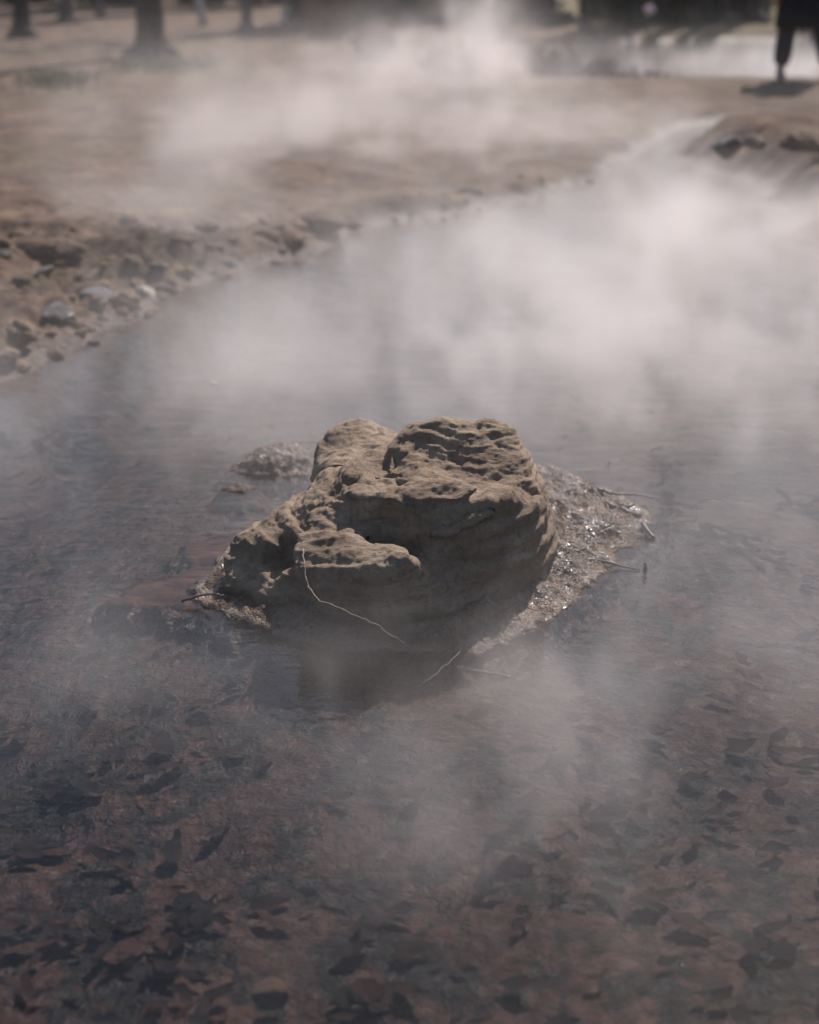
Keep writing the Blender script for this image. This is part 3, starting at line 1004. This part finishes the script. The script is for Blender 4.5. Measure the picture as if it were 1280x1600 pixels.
# ------------------------------------------------------------------ person by the far pond
def skinned(name, joints, edges, mat, parent, sub=2):
    me = bpy.data.meshes.new(name)
    me.from_pydata([j[0] for j in joints], edges, [])
    o = bpy.data.objects.new('tmp', me)
    C.objects.link(o)
    sk = o.modifiers.new('s', 'SKIN')
    sk.use_smooth_shade = True
    for k, j in enumerate(joints):
        r = j[1] if isinstance(j[1], tuple) else (j[1], j[1])
        me.skin_vertices[0].data[k].radius = r
        me.skin_vertices[0].data[k].use_root = (k == 0)
    ss = o.modifiers.new('u', 'SUBSURF')
    ss.levels = ss.render_levels = sub
    dg = bpy.context.evaluated_depsgraph_get()
    res = bpy.data.meshes.new_from_object(o.evaluated_get(dg))
    res.name = name
    bpy.data.objects.remove(o)
    res.materials.clear()
    return link(name, res, mat, parent)

M_COAT = mat_plain('navy_cloth', (.008, .010, .016), (.016, .018, .026), 30, .9, .004)
M_TROUSER = mat_plain('dark_trousers', (.012, .013, .020), (.022, .022, .030), 30, .9, .004)
M_SHOE = mat_plain('grey_shoe', (.10, .085, .08), (.16, .14, .13), 20, .7, 0)
M_SKIN = mat_plain('skin', (.42, .25, .18), (.46, .28, .20), 12, .5, 0)
M_GLOVE = mat_plain('orange_knit', (.42, .10, .025), (.50, .13, .035), 60, .8, .002)
M_HAIR = mat_plain('dark_hair', (.012, .009, .008), (.025, .02, .016), 40, .6, .004)
M_NOSE = mat_plain('black_nose', (.01, .01, .01), (.02, .02, .02), 20, .4, 0)

STRIDE = {-1: .03, 1: -.06}
SPREAD = {-1: .165, 1: .30}      # how far each foot stands out sideways

def build_person(px, py, rz):
    g = G(px, py, .06)
    root = empty('person', (g.x, g.y, gz(g.x, g.y)), rz)
    # body, facing -Y in its own frame; x = its left
    J = [((0, 0, .93), (.15, .115)), ((0, .0, 1.10), (.13, .10)), ((0, .01, 1.28), (.155, .11)), ((0, .01, 1.42), (.12, .085)), ((0, 0, 1.50), .058), ((0, -.01, 1.57), .06),
         ((0, -.02, 1.66), (.075, .095)), ((0, -.01, 1.74), (.06, .075))]
    E = [(0, 1), (1, 2), (2, 3), (3, 4), (4, 5), (5, 6), (6, 7)]
    for s in (-1, 1):
        b = len(J)
        fy = STRIDE[s]
        J += [((s * .09, 0, .86), .098), ((s * (.05 + SPREAD[s] * .5), fy * .5 - .03, .48), .062), ((s * SPREAD[s], fy, .10), .044), ((s * (SPREAD[s] + .01), fy - .02, .045), .042), ((s * (SPREAD[s] + .015), fy - .15, .035), (.042, .03))]
        E += [(0, b), (b, b + 1), (b + 1, b + 2), (b + 2, b + 3), (b + 3, b + 4)]
        b = len(J)
        J += [((s * .19, .01, 1.40), .055), ((s * .255, .02, 1.13), .042), ((s * .265, -.05, .90), .031), ((s * .265, -.065, .85), (.022, .038))]
        E += [(3, b), (b, b + 1), (b + 1, b + 2), (b + 2, b + 3)]
    skinned('body', J, E, M_SKIN, root)
    # trousers
    J = [((0, 0, .97), (.155, .12))]
    E = []
    for s in (-1, 1):
        b = len(J)
        fy = STRIDE[s]
        J += [((s * .088, 0, .84), .115), ((s * (.055 + SPREAD[s] * .5), fy * .5 - .03, .48), .105), ((s * SPREAD[s], fy, .11), .092)]
        E += [(0, b), (b, b + 1), (b + 1, b + 2)]
    skinned('trousers', J, E, M_TROUSER, root)
    # long coat: flared tube with real thickness and separate sleeves in the same mesh
    mb = MB()
    ring = [(.50, .265, .20), (.75, .25, .18), (.95, .20, .155), (1.15, .18, .14), (1.32, .205, .135), (1.43, .15, .105), (1.49, .085, .075)]
    nseg = 28
    for inner in (0, 1):
        base = len(mb.v)
        for z, a, b in ring:
            for j in range(nseg):
                an = 2 * math.pi * j / nseg
                fold = 1 + .035 * math.sin(an * 5 + z * 4) * max(0, 1.1 - z)
                k = (1 - .06 * inner) * fold
                mb.v.append(Vector((a * k * math.cos(an), b * k * math.sin(an), z)))
        for k in range(len(ring) - 1):
            for j in range(nseg):
                q = base + k * nseg
                fc = (q + j, q + (j + 1) % nseg, q + nseg + (j + 1) % nseg, q + nseg + j)
                mb.f.append(fc[::-1] if inner else fc)
    no = len(ring) * nseg
    for j in range(nseg):
        mb.f.append(((j + 1) % nseg, j, no + j, no + (j + 1) % nseg))
    for s in (-1, 1):
        mb.tube([(s * .14, .01, 1.42), (s * .20, .01, 1.38), (s * .258, .02, 1.13), (s * .270, -.045, .89)], [.07, .075, .062, .052], 14, False)
    mb.build('coat', M_COAT, root)
    for s in (-1, 1):
        fy = STRIDE[s]
        skinned('shoe', [((s * SPREAD[s], fy + .03, .05), (.05, .05)), ((s * (SPREAD[s] + .003), fy - .06, .045), (.05, .045)), ((s * (SPREAD[s] + .01), fy - .17, .035), (.047, .034))], [(0, 1), (1, 2)], M_SHOE, root)
        # gloved hand with four fingers and a thumb
        w = Vector((s * .272, -.05, .87))
        J = [(tuple(w), (.03, .024)), (tuple(w + Vector((0, -.012, -.05))), (.02, .04)), (tuple(w + Vector((0, -.018, -.085))), (.017, .042))]
        E = [(0, 1), (1, 2)]
        for k in range(4):
            b = len(J)
            oy = -.032 + .021 * k
            L = (.068, .078, .074, .056)[k]
            J += [(tuple(w + Vector((0, -.018 + oy, -.095))), .0098), (tuple(w + Vector((-s * .008, -.018 + oy, -.095 - L * .5))), .009), (tuple(w + Vector((-s * .028, -.018 + oy, -.095 - L * .9))), .008)]
            E += [(2, b), (b, b + 1), (b + 1, b + 2)]
        b = len(J)
        J += [(tuple(w + Vector((-s * .006, -.052, -.055))), .012), (tuple(w + Vector((-s * .022, -.068, -.085))), .0105), (tuple(w + Vector((-s * .03, -.066, -.11))), .009)]
        E += [(1, b), (b, b + 1), (b + 1, b + 2)]
        gl = skinned('glove', J, E, M_GLOVE, root, 1)
        gl['label'] = 'orange glove'
    # face and hair
    for s in (-1, 1):
        skinned('eye', [((s * .03, -.098, 1.665), .010), ((s * .03, -.103, 1.665), .008)], [(0, 1)], M_NOSE, root, 1)
        skinned('ear', [((s * .076, .0, 1.68), .012), ((s * .08, .0, 1.65), .014), ((s * .074, -.004, 1.62), .009)], [(0, 1), (1, 2)], M_SKIN, root, 1)
    skinned('nose', [((0, -.10, 1.675), .008), ((0, -.118, 1.64), .012), ((0, -.105, 1.63), .01)], [(0, 1), (1, 2)], M_SKIN, root, 1)
    skinned('mouth', [((-.022, -.094, 1.603), .005), ((0, -.102, 1.603), .007), ((.022, -.094, 1.603), .005)], [(0, 1), (1, 2)], mat_plain('lips', (.30, .11, .09), (.33, .12, .10), 10, .5, 0), root, 1)
    skinned('hair', [((0, .02, 1.75), (.085, .10)), ((0, .045, 1.68), (.082, .07)), ((0, .05, 1.60), (.062, .045))], [(0, 1), (1, 2)], M_HAIR, root)
    return tag(root, 'person in a knee length dark coat and dark trousers standing astride by the far pond', 'person')

build_person(1244, 136, R(-4))

# ------------------------------------------------------------------ steam: procedural density grids (real volumes lying over the pools)
def steam_volume(name, lo, hi, res, puffs, base, seed, dens, label, fs=1.0):
    """puffs: (x, y, z, rx, ry, rz, amount) in metres; base: (amount, scale height)"""
    ng = bpy.data.node_groups.new(name, 'GeometryNodeTree')
    ng.interface.new_socket('Geometry', in_out='INPUT', socket_type='NodeSocketGeometry')
    ng.interface.new_socket('Geometry', in_out='OUTPUT', socket_type='NodeSocketGeometry')
    out = ng.nodes.new('NodeGroupOutput')
    pos = ng.nodes.new('GeometryNodeInputPosition').outputs[0]
    def vm(op, a, b=None):
        n = ng.nodes.new('ShaderNodeVectorMath'); n.operation = op
        for k, q in enumerate((a, b)):
            if q is None: continue
            if isinstance(q, tuple): n.inputs[k].default_value = q
            else: ng.links.new(q, n.inputs[k])
        return n
    def mm(op, a, b=None, clamp=False):
        n = ng.nodes.new('ShaderNodeMath'); n.operation = op; n.use_clamp = clamp
        for k, q in enumerate((a, b)):
            if q is None: continue
            if isinstance(q, (int, float)): n.inputs[k].default_value = q
            else: ng.links.new(q, n.inputs[k])
        return n.outputs[0]
    def nz(vec, scale, det, rough, col=False):
        n = ng.nodes.new('ShaderNodeTexNoise')
        n.inputs['Scale'].default_value = scale; n.inputs['Detail'].default_value = det; n.inputs['Roughness'].default_value = rough
        ng.links.new(vec, n.inputs['Vector'])
        return n.outputs['Color' if col else 'Fac']
    p = vm('ADD', pos, (seed * 3.1, seed * 1.7, seed * .9)).outputs[0]
    warp = vm('MULTIPLY', vm('SUBTRACT', nz(p, 1.3, 2, .5, True), (.5, .5, .5)).outputs[0], (.9, .9, .55)).outputs[0]
    pw = vm('ADD', p, warp).outputs[0]
    pw = vm('MULTIPLY', pw, (1.0, .75, .8)).outputs[0]
    n1 = nz(pw, 1.5 * fs, 5, .6)
    n2 = nz(pw, 4.6 * fs, 4, .6)
    nn = mm('ADD', mm('MULTIPLY', n1, .62), mm('MULTIPLY', n2, .38))
    mr = ng.nodes.new('ShaderNodeMapRange'); mr.interpolation_type = 'SMOOTHSTEP'
    mr.inputs['From Min'].default_value = .44; mr.inputs['From Max'].default_value = .60
    mr.inputs['To Min'].default_value = .06; mr.inputs['To Max'].default_value = 2.3
    ng.links.new(nn, mr.inputs['Value'])
    tex = mr.outputs[0]
    sep = ng.nodes.new('ShaderNodeSeparateXYZ'); ng.links.new(pos, sep.inputs[0])
    zpos = mm('MAXIMUM', sep.outputs[2], 0.0)
    pm = vm('ADD', pos, vm('MULTIPLY', warp, (.5, .5, .4)).outputs[0]).outputs[0]
    tot = mm('MULTIPLY', mm('EXPONENT', mm('MULTIPLY', zpos, -1.0 / base[1])), base[0])
    for (x, y, z, rx, ry, rz, a) in puffs:
        q = vm('MULTIPLY', vm('SUBTRACT', pm, (x, y, z)).outputs[0], (1 / rx, 1 / ry, 1 / rz)).outputs[0]
        d2 = vm('DOT_PRODUCT', q, q).outputs['Value']
        tot = mm('ADD', tot, mm('MULTIPLY', mm('EXPONENT', mm('MULTIPLY', d2, -1.0)), a))
    d = mm('MULTIPLY', tot, tex)
    # soft edges to the domain
    for k, (a, b) in enumerate(zip(lo, hi)):
        e = .35 if k < 2 else .25
        if k < 2 or True:
            d = mm('MULTIPLY', d, mm('MULTIPLY', mm('SUBTRACT', b, sep.outputs[k]), 1 / e, True))
            if k < 2:
                d = mm('MULTIPLY', d, mm('MULTIPLY', mm('SUBTRACT', sep.outputs[k], a), 1 / e, True))
    vc = ng.nodes.new('GeometryNodeVolumeCube')
    vc.inputs['Min'].default_value = lo
    vc.inputs['Max'].default_value = hi
    for k, nme in enumerate(('Resolution X', 'Resolution Y', 'Resolution Z')):
        vc.inputs[nme].default_value = max(8, int((hi[k] - lo[k]) / res))
    ng.links.new(d, vc.inputs['Density'])
    mat = bpy.data.materials.new('steam')
    mat.use_nodes = True
    nt = mat.node_tree
    nt.nodes.clear()
    mo = nt.nodes.new('ShaderNodeOutputMaterial')
    pv = nt.nodes.new('ShaderNodeVolumePrincipled')
    pv.inputs['Color'].default_value = (.97, .92, .905, 1)
    pv.inputs['Density'].default_value = dens
    pv.inputs['Anisotropy'].default_value = .35
    nt.links.new(pv.outputs[0], mo.inputs['Volume'])
    sm = ng.nodes.new('GeometryNodeSetMaterial')
    sm.inputs['Material'].default_value = mat
    ng.links.new(vc.outputs[0], sm.inputs['Geometry'])
    ng.links.new(sm.outputs[0], out.inputs[0])
    me = bpy.data.meshes.new(name)
    o = link(name, me, mat)
    md = o.modifiers.new('steam', 'NODES')
    md.node_group = ng
    return tag(o, label, 'steam', None, 'stuff')

def pf(px, py, y, rx, ry, rz, a):
    q = D(px, py, y)
    return (q.x, q.y, q.z, rx, ry, rz, a)

NEAR = [pf(1180, 520, 5.8, .9, .8, .25, .5), pf(950, 560, 5.2, 1.0, .8, .22, .4), pf(450, 570, 5.0, .9, .6, .2, .28), pf(780, 470, 6.2, 1.2, .9, .25, .3),
        pf(500, 1150, 2.75, .18, .25, .12, .5), (0.3, 4.9, 0, 3.0, 1.3, .2, .10), pf(950, 1230, 2.6, .3, .3, .15, .5), pf(1150, 1000, 3.3, .5, .5, .2, .6), pf(60, 1080, 2.95, .2, .4, .15, .5), pf(650, 1070, 3.0, .35, .2, .09, .5), pf(1000, 1350, 2.35, .2, .2, .12, .4), pf(620, 1290, 2.45, .16, .2, .12, .35), pf(250, 640, 4.6, .7, .5, .15, .25)]
steam_volume('steam', (-2.6, 1.3, -.02), (2.6, 6.9, 1.0), .035, NEAR, (.055, .15), 2, 0.9, 'thin white steam drifting over the near water round the boulder', 1.7)
FAR = [pf(1060, 410, 7.8, 1.2, 1.2, .26, .5), pf(1180, 350, 9.0, 1.0, 1.2, .2, .6), pf(650, 410, 7.8, 1.3, 1.0, .25, .24),
       pf(720, 95, 15.0, .7, .8, .42, 1.1), pf(450, 180, 11.0, .9, 1.0, .45, .15), pf(860, 215, 12.0, 1.2, 1.2, .25, .3), pf(290, 290, 8.0, .28, .4, .5, .8), pf(130, 290, 8.3, .22, .4, .45, .45),
       pf(600, 220, 11.0, 1.0, 1.2, .4, .38), pf(1210, 112, 20.5, 1.6, 1.8, .22, .55), pf(420, 110, 17.0, 2.0, 1.2, .4, .08)]
steam_volume('steam', (-6.0, 6.6, -.02), (7.0, 23.0, 2.2), .085, FAR, (.045, .25), 5, 1.0, 'billowing white steam rising beyond the boulder to the far pond', 1.3)
